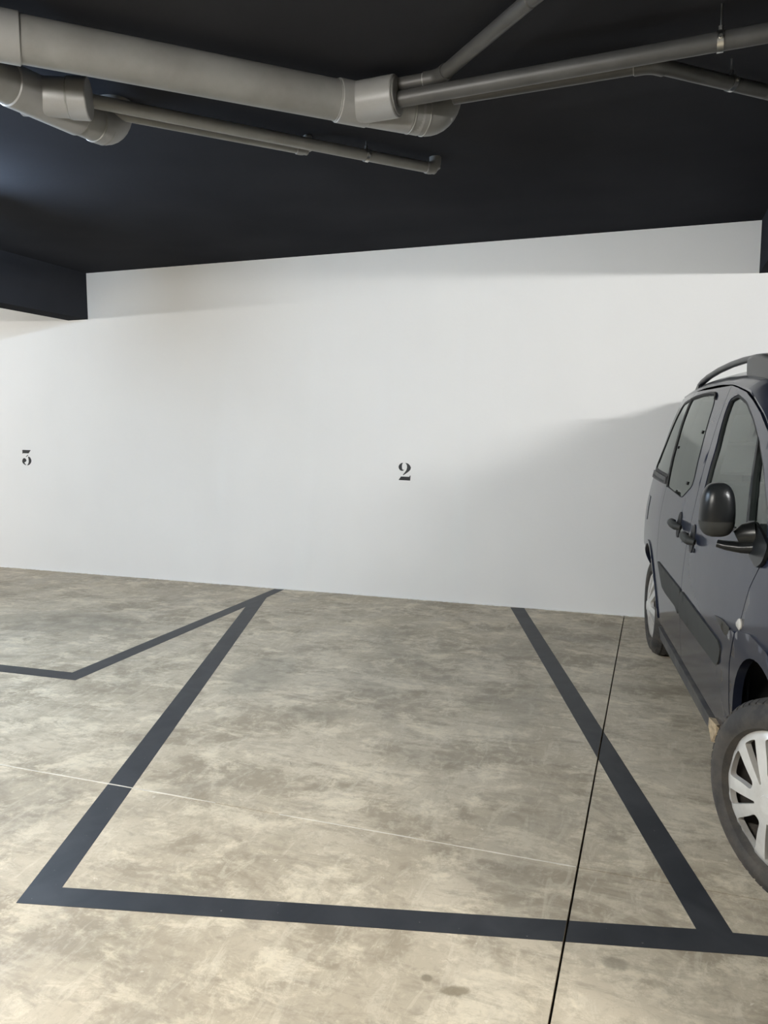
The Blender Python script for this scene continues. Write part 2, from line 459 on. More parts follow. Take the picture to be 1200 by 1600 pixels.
P2(bay1, [(0.259, 2.311), (0.300, 2.2235), (2.6, 2.70), (2.6, 2.79)])

# ------------------------------------------------------------------ stencilled numbers
TWO = [[[-2.0617, 1.1899], [-2.0792, 1.1869], [-2.0937, 1.1757], [-2.1024, 1.1617], [-2.1039, 1.1506], [-2.0995, 1.1369], [-2.0907, 1.126], [-2.079, 1.1201], [-2.0644, 1.1195], [-2.0528, 1.128], [-2.0616, 1.1293], [-2.0688, 1.1319], [-2.0727, 1.1456], [-2.0733, 1.1622], [-2.071, 1.176]], [[-2.0429, 1.1888], [-2.0269, 1.1863], [-2.0124, 1.1797], [-1.9994, 1.1661], [-1.9915, 1.1498], [-1.9949, 1.1332], [-2.0064, 1.1187], [-2.0208, 1.1079], [-2.0411, 1.0937], [-2.06, 1.0823], [-2.0643, 1.0864], [-2.047, 1.1061], [-2.0325, 1.127], [-2.0268, 1.1464], [-2.0268, 1.1629], [-2.0312, 1.1766]], [[-2.0818, 1.0708], [-2.0048, 1.0691], [-2.0011, 1.0807], [-1.9941, 1.0803], [-1.998, 1.0367], [-2.1036, 1.0398]]]
THREE = [[[-6.2608, 1.2634], [-6.1489, 1.2619], [-6.1798, 1.2279], [-6.2534, 1.2291], [-6.2619, 1.222]], [[-6.1902, 1.214], [-6.1848, 1.2091], [-6.2117, 1.1895], [-6.2189, 1.1924]], [[-6.185, 1.1953], [-6.1724, 1.1925], [-6.1603, 1.1831], [-6.1502, 1.1657], [-6.1472, 1.1483], [-6.154, 1.1307], [-6.1678, 1.1154], [-6.1844, 1.1057], [-6.2022, 1.1019], [-6.2052, 1.1053], [-6.1932, 1.1176], [-6.1843, 1.1327], [-6.1822, 1.1503], [-6.1831, 1.1653], [-6.1889, 1.1853]], [[-6.2701, 1.1466], [-6.2649, 1.1617], [-6.2555, 1.1732], [-6.2439, 1.1776], [-6.2312, 1.176], [-6.2189, 1.1674], [-6.2127, 1.1537], [-6.2188, 1.1435], [-6.2306, 1.1358], [-6.2419, 1.1339], [-6.2362, 1.1232], [-6.2196, 1.1059], [-6.2246, 1.1033], [-6.2418, 1.1106], [-6.2573, 1.1204], [-6.2678, 1.1328]]]
def number(polys, label):
    mb = MB()
    for pl in polys:
        t = geometry.tessellate_polygon([[Vector((x, z, 0)) for x, z in pl]])
        n = len(pl)
        vs = [(x, WY - 0.0012, z) for x, z in pl] + [(x, WY, z) for x, z in pl]
        fs = []
        for a, b_, c in t:
            p, q, r = [Vector(pl[i]) for i in (a, b_, c)]
            cr = (q - p).cross(r - p)
            fs.append((a, b_, c) if cr > 0 else (a, c, b_))
        fs += [(i, (i + 1) % n, n + (i + 1) % n, n + i) for i in range(n)]
        mb.add(vs, fs)
    o = mb.build('bay_number', M_NUM)
    return tag(o, label, 'number')
number(TWO, 'black stencilled figure two above the empty middle bay')
number(THREE, 'small black stencilled figure three above the left bay near the left edge')

# ------------------------------------------------------------------ pipes under the ceiling
K = 0.9932
def Q(x, y, z): return Vector((x * K, y * K, z * K))
def top(p): return Vector((p.x, p.y, cz(p.x)))
def seg_obj(name, a, b, r, mat, parent, seg=28, lip=0.0):
    a, b = Vector(a), Vector(b)
    L = (b - a).length
    e = min(0.004, L * .2)
    prof = [(0, r - lip - e), (0, r - e), (e, r), (L - e, r), (L, r - e), (L, r - lip - e)]
    if lip == 0: prof = [(0, r - e), (e, r), (L - e, r), (L, r - e)]
    return MB().lathe(prof, a, b - a, seg).build(name, mat, parent, smooth=True, sharp=35)
def rooted(o, root):
    o.location = -root.location
    return o
def pipe_thing(name, label, loc):
    e = empty(name, loc); tag(e, label, 'pipe'); return e
def add(parent, o):
    o.location = -parent.location; return o

R16 = 0.0795
# 1. the thick run that crosses the frame
A = pipe_thing('drain_pipe', 'thickest grey drain pipe crossing the ceiling from the left edge to the middle', Q(-1.77, 2.69, 2.87))
a_dir = (Q(-1.295, 3.159, 2.87) - Q(-2.245, 2.227, 2.87)).normalized()
a0 = Q(-2.245, 2.227, 2.87); a3 = Q(-1.295, 3.159, 2.87)
add(A, seg_obj('pipe_run', a0 - a_dir * 0.9, a3 + a_dir * 0.02, R16, M_PIPE, A, 40))
add(A, seg_obj('coupling', a0 - a_dir * 0.035, a0 + a_dir * 0.065, R16 + 0.0065, M_PIPE2, A, 40, lip=.005))
add(A, seg_obj('socket', a3 - a_dir * 0.055, a3 + a_dir * 0.085, R16 + 0.006, M_PIPE2, A, 40, lip=.005))
add(A, seg_obj('glue_ring', a3 - a_dir * 0.060, a3 - a_dir * 0.054, R16 + 0.0025, M_GLUE, A, 40))
we = Q(-0.975, 3.452, 2.866)
add(A, seg_obj('wye_fitting', a3 + a_dir * 0.08, we - a_dir * 0.10, R16 + 0.002, M_PIPE2, A, 40))
c0 = Q(-1.262, 3.176, 2.87); c1 = Q(-1.080, 3.168, 2.87)
add(A, seg_obj('branch_socket', c0, c1, R16 + 0.003, M_PIPE2, A, 40, lip=.006))
add(A, seg_obj('reducing_cap', c1 - Vector((0.02, 0, 0)), c1 + Vector((0.004, 0, 0)), R16 - 0.006, M_PIPE, A, 40))
add(A, seg_obj('glue_ring', we - a_dir * 0.155, we - a_dir * 0.147, R16 + 0.004, M_GLUE, A, 40))
pth = [we - a_dir * 0.16] + bend(we - a_dir * 0.2, we + a_dir * 0.02, top(we + a_dir * 0.02), 0.11, 10) + [top(we + a_dir * 0.02)]
add(A, MB().tube(pth, R16 + 0.001, 40).build('elbow', M_PIPE, A, smooth=True))
add(A, seg_obj('glue_ring', we - a_dir * 0.085, we - a_dir * 0.078, R16 + 0.0035, M_GLUE, A, 40))

# 2. the second thick run at the left
D = pipe_thing('drain_pipe', 'thick grey drain pipe at the left edge ending in a downward looking elbow', Q(-2.5, 2.6, 2.87))
d0 = Q(-2.665, 1.41, 2.87); d1 = Q(-2.451, 3.088, 2.87)
d_dir = (d1 - d0).normalized()
add(D, seg_obj('pipe_run', d0, d1 - d_dir * 0.06, R16, M_PIPE, D, 40))
add(D, seg_obj('wye_fitting', d1 - d_dir * 0.56, d1 - d_dir * 0.215, R16 + 0.006, M_PIPE2, D, 40, lip=.004))
add(D, seg_obj('glue_ring', d1 - d_dir * 0.215, d1 - d_dir * 0.208, R16 + 0.003, M_GLUE, D, 40))
e0 = Q(-2.561, 2.63, 2.87); e1 = Q(-2.313, 2.757, 2.87)
e_dir = (e1 - e0).normalized()
add(D, seg_obj('branch_socket', e0, e1 - e_dir * 0.075, R16 - 0.002, M_PIPE2, D, 40))
add(D, seg_obj('reducing_cap', e1 - e_dir * 0.078, e1, R16 + 0.004, M_PIPE2, D, 40, lip=.006))
add(D, seg_obj('glue_ring', e1 - e_dir * 0.084, e1 - e_dir * 0.077, R16 + 0.002, M_GLUE, D, 40))
pth = [d1 - d_dir * 0.12] + bend(d1 - d_dir * 0.2, d1, top(d1), 0.10, 10) + [top(d1)]
add(D, MB().tube(pth, R16 + 0.002, 40).build('elbow', M_PIPE2, D, smooth=True))
add(D, seg_obj('glue_ring', d1 - d_dir * 0.125, d1 - d_dir * 0.113, R16 + 0.004, M_GLUE, D, 40))

# thin pipes
R6 = 0.0295
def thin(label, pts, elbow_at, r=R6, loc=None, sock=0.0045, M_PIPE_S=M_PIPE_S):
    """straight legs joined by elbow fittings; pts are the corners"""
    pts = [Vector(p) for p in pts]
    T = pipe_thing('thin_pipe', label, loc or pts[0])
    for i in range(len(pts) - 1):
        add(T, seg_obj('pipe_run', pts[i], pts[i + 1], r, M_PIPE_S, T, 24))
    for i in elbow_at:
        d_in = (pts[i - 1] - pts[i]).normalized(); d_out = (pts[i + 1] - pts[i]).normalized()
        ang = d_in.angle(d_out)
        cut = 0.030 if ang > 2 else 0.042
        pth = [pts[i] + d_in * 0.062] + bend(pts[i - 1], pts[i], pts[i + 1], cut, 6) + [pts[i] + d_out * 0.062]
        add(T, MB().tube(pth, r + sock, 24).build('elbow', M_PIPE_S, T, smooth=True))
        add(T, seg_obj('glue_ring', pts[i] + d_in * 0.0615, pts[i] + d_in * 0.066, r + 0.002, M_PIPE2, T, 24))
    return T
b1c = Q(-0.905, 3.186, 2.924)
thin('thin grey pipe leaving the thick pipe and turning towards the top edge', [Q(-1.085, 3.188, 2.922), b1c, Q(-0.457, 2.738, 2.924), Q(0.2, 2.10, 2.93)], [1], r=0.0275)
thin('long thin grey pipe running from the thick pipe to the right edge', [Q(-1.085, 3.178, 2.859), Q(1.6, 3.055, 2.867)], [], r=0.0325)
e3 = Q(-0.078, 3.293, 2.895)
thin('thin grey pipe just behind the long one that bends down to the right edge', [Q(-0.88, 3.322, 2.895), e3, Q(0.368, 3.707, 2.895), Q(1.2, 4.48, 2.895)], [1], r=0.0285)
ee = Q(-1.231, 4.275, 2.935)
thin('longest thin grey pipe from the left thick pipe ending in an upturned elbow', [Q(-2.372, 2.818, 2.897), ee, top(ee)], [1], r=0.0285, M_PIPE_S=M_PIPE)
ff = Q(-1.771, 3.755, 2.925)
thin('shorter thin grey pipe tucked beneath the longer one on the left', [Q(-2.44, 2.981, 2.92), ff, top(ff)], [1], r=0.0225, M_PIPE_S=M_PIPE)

def clamp(c, d, r, label):
    c = Vector(c); d = Vector(d).normalized()
    T = empty('pipe_clamp', c); tag(T, label, 'clamp', )
    w = 0.011
    o = MB().lathe([(-w, r), (-w, r + .0035), (w, r + .0035), (w, r)], c, d, 28, close=True).build('ring', M_ZINC, T, smooth=True, sharp=35); add(T, o)
    o = MB().tube([c + Vector((0, 0, r)), top(c)], 0.0042, 10).build('rod', M_ZINC, T, smooth=True); add(T, o)
    o = MB().lathe([(0, .010), (.016, .010)], c + Vector((0, 0, r + .002)), (0, 0, 1), 6).build('nut', M_ZINC, T); add(T, o)
    sd = d.cross(Vector((0, 0, 1))).normalized()
    o = MB().tube([c + sd * (r + .001), c + sd * (r + .013)], 0.007, 8).build('bolt', M_ZINC, T); add(T, o)
    o = MB().tube([c - sd * (r + .001), c - sd * (r + .013)], 0.007, 8).build('bolt', M_ZINC, T); add(T, o)
clamp(Q(0.158, 3.121, 2.863), (1, -.04, 0), 0.033, 'shiny metal clamp around the long thin pipe near the right edge')
clamp(Q(0.227, 3.573, 2.895), (.43, .40, 0), 0.029, 'metal clamp around the bent thin pipe near the right edge')
clamp(Q(-1.509, 3.923, 2.926), (1.1, 1.28, 0), 0.029, 'shiny metal clamp on the upturned thin pipe in the middle')

# ------------------------------------------------------------------ lamps (outside the frame)
for (c, ang, s, col, words) in LAMPS:
    T = empty('batten_lamp', c, ang); tag(T, words, 'lamp')
    mt = emit_mat('lamp_tube_light', col, s)
    MB().box((-.62, -.035, .035), (.62, .035, .08)).build('housing', M_WHITE, T)
    MB().lathe([(-.58, .016), (.58, .016)], (0, 0, 0), (1, 0, 0), 10).build('tube', mt, T, smooth=True)
    if 'behind the camera' in words:      # added trough that keeps this lamp's light off the near ceiling
        MB().prism([(-.035, .08), (.035, .08), (.13, .021), (.125, .021), (.03, .07), (-.03, .07), (-.125, .021), (-.13, .021)], -.62, .62).build('added_shade_trough', M_WHITE, T).rotation_euler = (PI / 2, 0, PI / 2)
    for sx in (-1, 1):
        MB().box((sx * .60 - .02, -.02, -.02), (sx * .60 + .02, .02, .04)).build('tube_holder', M_WHITE, T)
        zt = cz(c[0]) - c[2]
        MB().tube([(sx * .4, 0, .08), (sx * .4, 0, zt + .01)], .004, 8).build('hanger_rod', M_ZINC, T)

# ------------------------------------------------------------------ the van
TH = math.radians(7.7)
van = empty('van', (0.853, 5.345, 0), -PI / 2 + TH)
tag(van, 'dark navy blue family van with silver hubcaps parked at the right edge', 'car')

def smooth_tab(xs, ys, sig):
    t = np.arange(xs[0] - 4 * sig, xs[-1] + 4 * sig, sig / 8)
    y = np.interp(t, xs, ys)
    k = np.exp(-0.5 * (np.arange(-24, 25) / 8.0) ** 2); k /= k.sum()
    yp = np.concatenate([np.full(24, y[0]), y, np.full(24, y[-1])])
    ysm = np.convolve(yp, k, 'valid')
    return lambda q: np.interp(q, t, ysm)
LZ = smooth_tab([0, .18, .30, .45, .62, .74, .95, 1.1, 1.3, 1.5, 1.62, 1.70, 1.85], [.835, .852, .870, .886, .901, .905, .898, .877, .832, .774, .730, .692, .62], .035)
ZS = smooth_tab([-1.5, -.42, 0, .5, .9, 1.25, 1.66, 2.1, 2.35, 2.6, 2.9, 3.1, 3.5, 4.0, 4.5], [1.68, 1.695, 1.708, 1.717, 1.714, 1.695, 1.640, 1.520, 1.415, 1.265, 1.09, 1.035, .96, .88, .80], .06)
SF = smooth_tab([0, .2, .5, .62, .7, .95, 1.2, 2], [3.56, 3.62, 3.655, 3.63, 3.58, 3.42, 3.40, 3.40], .04)
SR = smooth_tab([0, .3, .5, 1.0, 1.4, 1.75, 2], [-.70, -.73, -.735, -.715, -.68, -.61, -.58], .05)
S0, S1, UB, UF = -.42, 3.12, -1.37, 4.37
CC = smooth_tab([-1.5, -.3, 1.2, 1.75, 2.4, 2.9, 3.4, 4.4], [.06, .10, .10, .13, .16, .10, .06, .02], .1)

def side(u, z):
    u = np.asarray(u, float); z = np.asarray(z, float)
    L = LZ(z)
    L = L - .05 * (np.clip(.6 - u, 0, 1.2) / 1.3) ** 2 - .06 * (np.clip(u - 2.5, 0, 1.2) / 1.2) ** 2
    L = L - .022 * np.clip((z - .85) / .5, 0, 1) * np.clip((.35 - u) / .7, 0, 1)
    L = L - .24 * np.clip((-.16 - u) / .5, 0, 1) * np.clip((.66 - z) / .22, 0, 1)
    pf = np.clip((u - S1) / (UF - S1), 0, 1) * PI / 2
    pr = np.clip((S0 - u) / (S0 - UB), 0, 1) * PI / 2
    s = np.clip(u, S0, S1)
    s = s + (SF(z) - S1) * np.sin(pf) ** .72 + (SR(z) - S0) * np.sin(pr) ** .72
    l = L * np.maximum(np.cos(pf), 0) ** .62 * np.maximum(np.cos(pr), 0) ** .55
    return np.stack([s, l, z], -1)
def side_off(u, z, off):
    u = np.asarray(u, float); z = np.asarray(z, float); e = .004
    p = side(u, z)
    if np.all(np.asarray(off) == 0): return p
    uu = np.clip(u, UB + e, UF - e)
    a = side(uu + e, z) - side(uu - e, z); b = side(uu, z + e) - side(uu, z - e)
    n = np.cross(b, a); n /= np.maximum(np.linalg.norm(n, axis=-1, keepdims=True), 1e-9)
    n *= np.sign(n[..., 1:2] + 1e-9 + (np.abs(n[..., 1:2]) < .02) * 10 * 0)
    return p + n * np.asarray(off)[..., None]
def topf(u, t, off=0.0):
    u = np.asarray(u, float); t = np.asarray(t, float)
    E_ = side(u, ZS(u))
    g = np.maximum(1 - np.abs(t) ** 2.5, 0) ** .6
    return np.stack([E_[..., 0], E_[..., 1] * t, E_[..., 2] + CC(u) * g + off], -1)

def ccw(P):
    a = sum(P[i][0] * P[(i + 1) % len(P)][1] - P[(i + 1) % len(P)][0] * P[i][1] for i in range(len(P)))
    return P if a > 0 else P[::-1]
def inset(P, d):
    P = ccw([tuple(p) for p in P]); n = len(P); out = []
    for i in range(n):
        p0, p1, p2 = np.array(P[i - 1]), np.array(P[i]), np.array(P[(i + 1) % n])
        a = (p1 - p0) / max(np.linalg.norm(p1 - p0), 1e-9); b = (p2 - p1) / max(np.linalg.norm(p2 - p1), 1e-9)
        na = np.array([-a[1], a[0]]); nb = np.array([-b[1], b[0]])
        m = na + nb; m /= max(np.dot(m, m), .4) / 2
        out.append(tuple(p1 + m * d))
    return out
def rnd(P, rad=.05, n=5):
    """round the corners of a polygon"""
    out = []
    N = len(P)
    for i in range(N):
        p0, p1, p2 = np.array(P[i - 1], float), np.array(P[i], float), np.array(P[(i + 1) % N], float)
        la = np.linalg.norm(p0 - p1); lb = np.linalg.norm(p2 - p1)
        r = min(rad, la * .45, lb * .45)
        a = p1 + (p0 - p1) / la * r; b = p1 + (p2 - p1) / lb * r
        for k in range(n + 1):
            t = k / n
            out.append(tuple(a * (1 - t) ** 2 + p1 * 2 * t * (1 - t) + b * t * t))
    return out
def dens(P, d):
    out = []
    for i in range(len(P)):
        a, b = np.array(P[i], float), np.array(P[(i + 1) % len(P)], float)
        n = max(1, int(math.ceil(np.linalg.norm(b - a) / d)))
        for k in range(n): out.append(tuple(a + (b - a) * k / n))
    return out
def inpoly(P, x, y):
    P = np.array(P); x = np.asarray(x); y = np.asarray(y); c = np.zeros(x.shape, bool)
    for i in range(len(P)):
        x1, y1 = P[i]; x2, y2 = P[i - 1]
        k = ((y1 > y) != (y2 > y)) & (x < (x2 - x1) * (y - y1) / ((y2 - y1) if abs(y2 - y1) > 1e-12 else 1e-12) + x1)
        c ^= k
    return c
def tri2d(loop, holes, step):
    loops = [dens(ccw(loop), step)] + [dens(ccw(h), step) for h in holes]
    V = []; Ed = []
    for lp in loops:
        n0 = len(V); V += lp; Ed += [(n0 + i, n0 + (i + 1) % len(lp)) for i in range(len(lp))]
    B = np.array(V)
    gx, gy = np.meshgrid(np.arange(B[:, 0].min(), B[:, 0].max(), step), np.arange(B[:, 1].min(), B[:, 1].max(), step))
    gx = gx.ravel() + .0031; gy = gy.ravel() + .0027
    ok = inpoly(loops[0], gx, gy)
    for h in loops[1:]: ok &= ~inpoly(h, gx, gy)
    gx, gy = gx[ok], gy[ok]
    if len(gx):
        d = np.min((gx[:, None] - B[None, :, 0]) ** 2 + (gy[:, None] - B[None, :, 1]) ** 2, axis=1)
        k = d > (.45 * step) ** 2
        V += list(zip(gx[k], gy[k]))
    vs, _, fs, _, _, _ = geometry.delaunay_2d_cdt([Vector((float(a), float(b))) for a, b in V], Ed, [], 0, 1e-6)
    vs = np.array([(v.x, v.y) for v in vs])
    fs = np.array([f for f in fs if len(f) == 3])
    c = vs[fs].mean(1)
    ok = inpoly(loops[0], c[:, 0], c[:, 1])
    for h in loops[1:]: ok &= ~inpoly(h, c[:, 0], c[:, 1])
    fs = fs[ok]
    a, b, d = vs[fs[:, 0]], vs[fs[:, 1]], vs[fs[:, 2]]
    cr = (b[:, 0] - a[:, 0]) * (d[:, 1] - a[:, 1]) - (b[:, 1] - a[:, 1]) * (d[:, 0] - a[:, 0])
    fs[cr < 0] = fs[cr < 0][:, ::-1]
    return vs, fs
def sheet(name, loop, holes, mat, parent, fmap, sgn=-1, gap=.0, step=.06, flange=.02, off=0.0, hole_grow=0.0, exact=None):
    """a curved panel: triangulated in its own 2D domain, bent by fmap(u, v, off) and given a turned-in edge"""
    lp = inset(loop, gap) if gap else ccw([tuple(p) for p in loop])
    hs = [inset(h, -hole_grow) if hole_grow else h for h in holes]
    vs, fs = tri2d(lp, hs, step)
    offs = off(vs[:, 0], vs[:, 1]) if callable(off) else np.full(len(vs), off)
    P = fmap(vs[:, 0], vs[:, 1], offs)
    P[:, 1] *= sgn
    V = P.tolist(); F = fs.tolist()
    if sgn > 0: F = [f[::-1] for f in F]
    if flange:
        cnt = {}
        for f in F:
            for i in range(3):
                e = (f[i], f[(i + 1) % 3]); k = tuple(sorted(e))
                cnt[k] = None if k in cnt else e
        Pi = fmap(vs[:, 0], vs[:, 1], offs - flange); Pi[:, 1] *= sgn
        m1, m2 = {}, {}
        for k, e in cnt.items():
            if e is None: continue
            for v in e:
                if v not in m1:
                    m1[v] = len(V); V.append(P[v].tolist()); m2[v] = len(V); V.append(Pi[v].tolist())
            a, b = e
            F.append([m1[b], m1[a], m2[a], m2[b]])
    o = mesh_obj(name, V, F, mat, parent, True)
    # exact surface normals, so that the panels reflect without facets
    e = .003
    n0 = len(vs)
    du = fmap(vs[:, 0] + e, vs[:, 1], offs) - fmap(vs[:, 0] - e, vs[:, 1], offs)
    dv = fmap(vs[:, 0], vs[:, 1] + e, offs) - fmap(vs[:, 0], vs[:, 1] - e, offs)
    du[:, 1] *= sgn; dv[:, 1] *= sgn
    nn = np.cross(du, dv); ln = np.linalg.norm(nn, axis=1, keepdims=True)
    vn = np.zeros(len(V) * 3, np.float32); o.data.vertices.foreach_get('normal', vn); vn = vn.reshape(-1, 3)
    good = (ln[:, 0] > 1e-9) & np.all(np.isfinite(nn), axis=1)
    nn = nn / np.maximum(ln, 1e-9)
    dot = np.sum(nn * vn[:n0], axis=1)
    nn *= np.where(dot < 0, -1, 1)[:, None]
    good &= np.abs(dot) > .8
    vn[:n0][good] = nn[good]
    if exact or (exact is None and fmap is side_off): o.data.normals_split_custom_set_from_vertices([tuple(map(float, q)) for q in vn])
    return o

def ell(cx, cz_, rx, rz, a0, a1, n=24):
    return [(cx + rx * math.cos(math.radians(a0 + (a1 - a0) * i / n)), cz_ + rz * math.sin(math.radians(a0 + (a1 - a0) * i / n))) for i in range(n + 1)]
TOPM = .010
def zt(u): return float(ZS(u)) - TOPM
SEAM = [(1.21, .312), (1.215, .463), (1.31, .716), (1.338, .83), (1.385, .99), (1.388, 1.115), (1.335, 1.386), (1.280, 1.567), (1.222, zt(1.22))]
FDF = [(2.675, zt(2.675)), (2.668, 1.13), (2.595, 1.05), (2.515, .95), (2.435, .80), (2.355, .65), (2.325, .5), (2.312, .312)]
F_DOOR = SEAM + [(u, zt(u)) for u in (1.4, 1.6, 1.8, 2.0, 2.2, 2.35, 2.5, 2.6)] + FDF
WIN = rnd([(1.487, 1.125), (1.487, 1.216), (1.452, 1.39), (1.360, 1.56), (1.345, 1.615), (1.47, 1.632), (1.70, 1.590), (1.92, 1.520), (2.10, 1.448), (2.32, 1.338), (2.5, 1.215), (2.60, 1.115), (2.35, 1.085)], .035)
DIVT, DIVB = (2.12, 1.437), (2.37, 1.088)
SDR = [(.210, zt(.21)), (.215, 1.655), (.468, 1.145), (.452, .9), (.447, .6), (.455, .312)]
S_DOOR = SEAM + SDR
S_WIN = rnd([(.268, 1.650), (.60, 1.660), (.93, 1.652), (1.03, 1.60), (1.125, 1.42), (1.205, 1.235), (1.195, 1.19), (1.02, 1.120), (.50, 1.142)], .045)
R_ARCH = ell(0, .33, .370, .400, 0, 180)
F_ARCH = ell(2.71, .34, .362, .415, 0, 180)
QUARTER = SDR + [(.372, .312)] + R_ARCH + [(-.372, .312), (-.62, .312), (-.62, zt(-.62)), (-.3, zt(-.3)), (0, zt(0))]
Q_WIN = rnd([(.190, 1.648), (.03, 1.643), (-.14, 1.632), (-.22, 1.56), (-.44, 1.205), (.432, 1.205)], .03)
FENDER = [(2.675, zt(2.675)), (2.668, 1.13), (2.595, 1.05), (2.515, .95), (2.435, .80), (2.355, .65), (2.325, .5), (2.312, .312), (2.345, .312)] + ell(2.71, .34, .362, .415, 180, 44, 20) + [(3.02, .625), (3.5, .625), (3.42, .70), (3.55, .88), (3.5, zt(3.5)), (3.2, zt(3.2)), (3.0, zt(3.0)), (2.85, zt(2.85))]
BUMP = [(3.08, .20)] + ell(2.71, .34, .362, .415, 0, 42, 8) + [(3.02, .615), (4.37, .615), (4.37, .20)]

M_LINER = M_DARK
def handle(parent, sgn, u, z):
    c = sheet('handle_recess', ell(u, z, .046, .066, 0, 345, 23), [], M_SEAL, parent, side_off, sgn, step=.02, flange=.004, off=.0042)
    p = [side_off(u + du, z + dz, o) for du, dz, o in ((-.095, .004, .006), (-.085, .004, .026), (-.04, .003, .036), (.03, 0, .038), (.080, -.003, .030), (.098, -.004, .008))]
    p = [Vector((q[0], q[1] * sgn, q[2])) for q in p]
    MB().tube(p, [.010, .016, .0185, .0195, .019, .012], 14).build('door_handle', M_GREYP, parent, smooth=True)
    MB().lathe([(0, .010), (.004, .010), (.005, .008)], Vector((side(u + .07, z - .045)[0], side(u + .07, z - .045)[1] * sgn, z - .045)), (0, sgn, .1), 12).build('lock', M_SEAL, parent, smooth=True)

def vside(sgn):
    near = sgn < 0
    fd = sheet('front_door', F_DOOR, [WIN], M_BODY, van, side_off, sgn, gap=.003, flange=.018, step=.045, exact=True)
    sheet('window_seal', inset(WIN, -.001), [inset(WIN, .012)], M_SEAL, fd, side_off, sgn, step=.03, flange=.012, off=-.004)
    wl_ = inset(WIN, .004)
    def cutx(P, keep_rear):
        (x1, y1), (x2, y2) = DIVT, DIVB
        a, b = (y2 - y1), -(x2 - x1); c = a * x1 + b * y1
        # points rear of the divider line have a*x+b*y > c when a<0
        return clip(P, -a, -b, -c) if keep_rear else clip(P, a, b, c)
    sheet('door_glass', cutx(wl_, True), [], M_GLASS, fd, side_off, sgn, step=.05, flange=0, off=-.012)
    sheet('quarter_glass', cutx(wl_, False), [], M_GLASS, fd, side_off, sgn, step=.05, flange=0, off=-.012)
    sheet('window_divider', [(2.095, 1.445), (2.128, 1.43), (2.388, 1.09), (2.352, 1.085)], [], M_SEAL, fd, side_off, sgn, step=.04, flange=.02, off=.001)
    sheet('rubbing_strip', rnd([(1.325, .692), (2.155, .671), (2.192, .648), (2.150, .585), (2.10, .560), (1.262, .552), (1.225, .575), (1.28, .66)], .025), [], M_GREYP, fd, side_off, sgn, step=.04, flange=.006, off=.006)
    sheet('arch_flare', [(2.200, .33), (2.205, .5), (2.222, .640), (2.275, .705), (2.345, .765), (2.408, .770), (2.350, .65), (2.320, .5), (2.307, .33)], [], M_BODY, fd, side_off, sgn, step=.03, flange=.012, off=.008)
    handle(fd, sgn, 1.49, .972)
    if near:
        tag(sheet('dark_wedge', rnd([(2.071, .752), (2.20, .768), (2.322, .764), (2.320, .748), (2.285, .726), (2.25, .722)], .01), [], M_BLACK, fd, side_off, sgn, step=.03, flange=.004, off=.0045), 'small dark wedge on the door ahead of the wheel arch')  # thin dark wedge raised slightly off the door skin
    sd = sheet('sliding_door', S_DOOR, [S_WIN], M_BODY, van, side_off, sgn, gap=.003, flange=.018, step=.045, exact=True)
    sheet('door_glass', inset(S_WIN, .003), [], M_TINT, sd, side_off, sgn, step=.03, flange=.004, off=-.002)
    tp = [side_off(u, z, .003) for u, z in ((.225, 1.656), (.40, 1.664), (.60, 1.667), (.80, 1.666), (.93, 1.660), (.985, 1.643), (1.0, 1.628))]
    MB().tube([Vector((q[0], q[1] * sgn, q[2])) for q in tp], .0068, 10).build('window_trim', M_SEAL, sd, smooth=True)
    sheet('window_seal', inset(S_WIN, -.001), [inset(S_WIN, .0025)], M_SEAL, sd, side_off, sgn, step=.03, flange=.004, off=.0022)
    sheet('window_trim', [(.222, 1.655), (.262, 1.648), (.505, 1.138), (.472, 1.138)], [], M_SEAL, sd, side_off, sgn, step=.03, flange=.008, off=.003)
    for (u, z) in ((1.02, 1.46), (.46, 1.37), (1.06, 1.20)):
        sheet('glass_fixing', rnd([(u - .012, z - .008), (u + .012, z - .008), (u + .017, z + .008), (u - .008, z + .008)], .004), [], M_SEAL, sd, side_off, sgn, step=.02, flange=.003, off=.003)
    sheet('rubbing_strip', rnd([(.515, .702), (1.300, .692), (1.245, .61), (1.205, .545), (1.13, .572), (.80, .570), (.68, .58)], .02), [], M_GREYP, sd, side_off, sgn, step=.04, flange=.006, off=.006)
    handle(sd, sgn, 1.105, .990)
    qp = sheet('rear_side_panel', QUARTER, [Q_WIN], M_BODY, van, side_off, sgn, gap=.003, flange=.018, step=.045, exact=True)
    sheet('quarter_glass', inset(Q_WIN, .003), [], M_TINT, qp, side_off, sgn, step=.05, flange=.004, off=-.002)
    sheet('window_trim', inset(Q_WIN, -.014), [inset(Q_WIN, .002)], M_SEAL, qp, side_off, sgn, step=.04, flange=.006, off=.003)
    sheet('window_vent', rnd([(-.430, 1.190), (.425, 1.190), (.452, 1.150), (-.40, 1.142)], .01), [], M_DUSTY, qp, side_off, sgn, step=.04, flange=.014, off=.012)
    sheet('vent_slot', [(-.40, 1.168), (.40, 1.168), (.41, 1.156), (-.39, 1.153)], [], M_SEAL, qp, side_off, sgn, step=.04, flange=0, off=.0135)
    if near:
        sheet('fuel_flap', rnd([(-.40, 1.02), (-.24, 1.02), (-.24, .86), (-.40, .86)], .03), [], M_BODY, qp, side_off, sgn, step=.03, flange=.004, off=.003)
    sheet('arch_lip', ell(0, .33, .392, .424, 0, 180) + R_ARCH[::-1], [], M_BODY, qp, side_off, sgn, step=.03, flange=.015, off=.007)
    fe = sheet('front_fender', FENDER, [], M_BODY, van, side_off, sgn, gap=.003, flange=.018, step=.045, exact=True)
    fo = [(3.140, .33), (3.13, .5), (3.06, .665), (2.93, .765), (2.78, .808), (2.60, .815), (2.455, .790), (2.418, .770), (2.362, .65), (2.332, .5), (2.318, .33), (2.348, .33)]
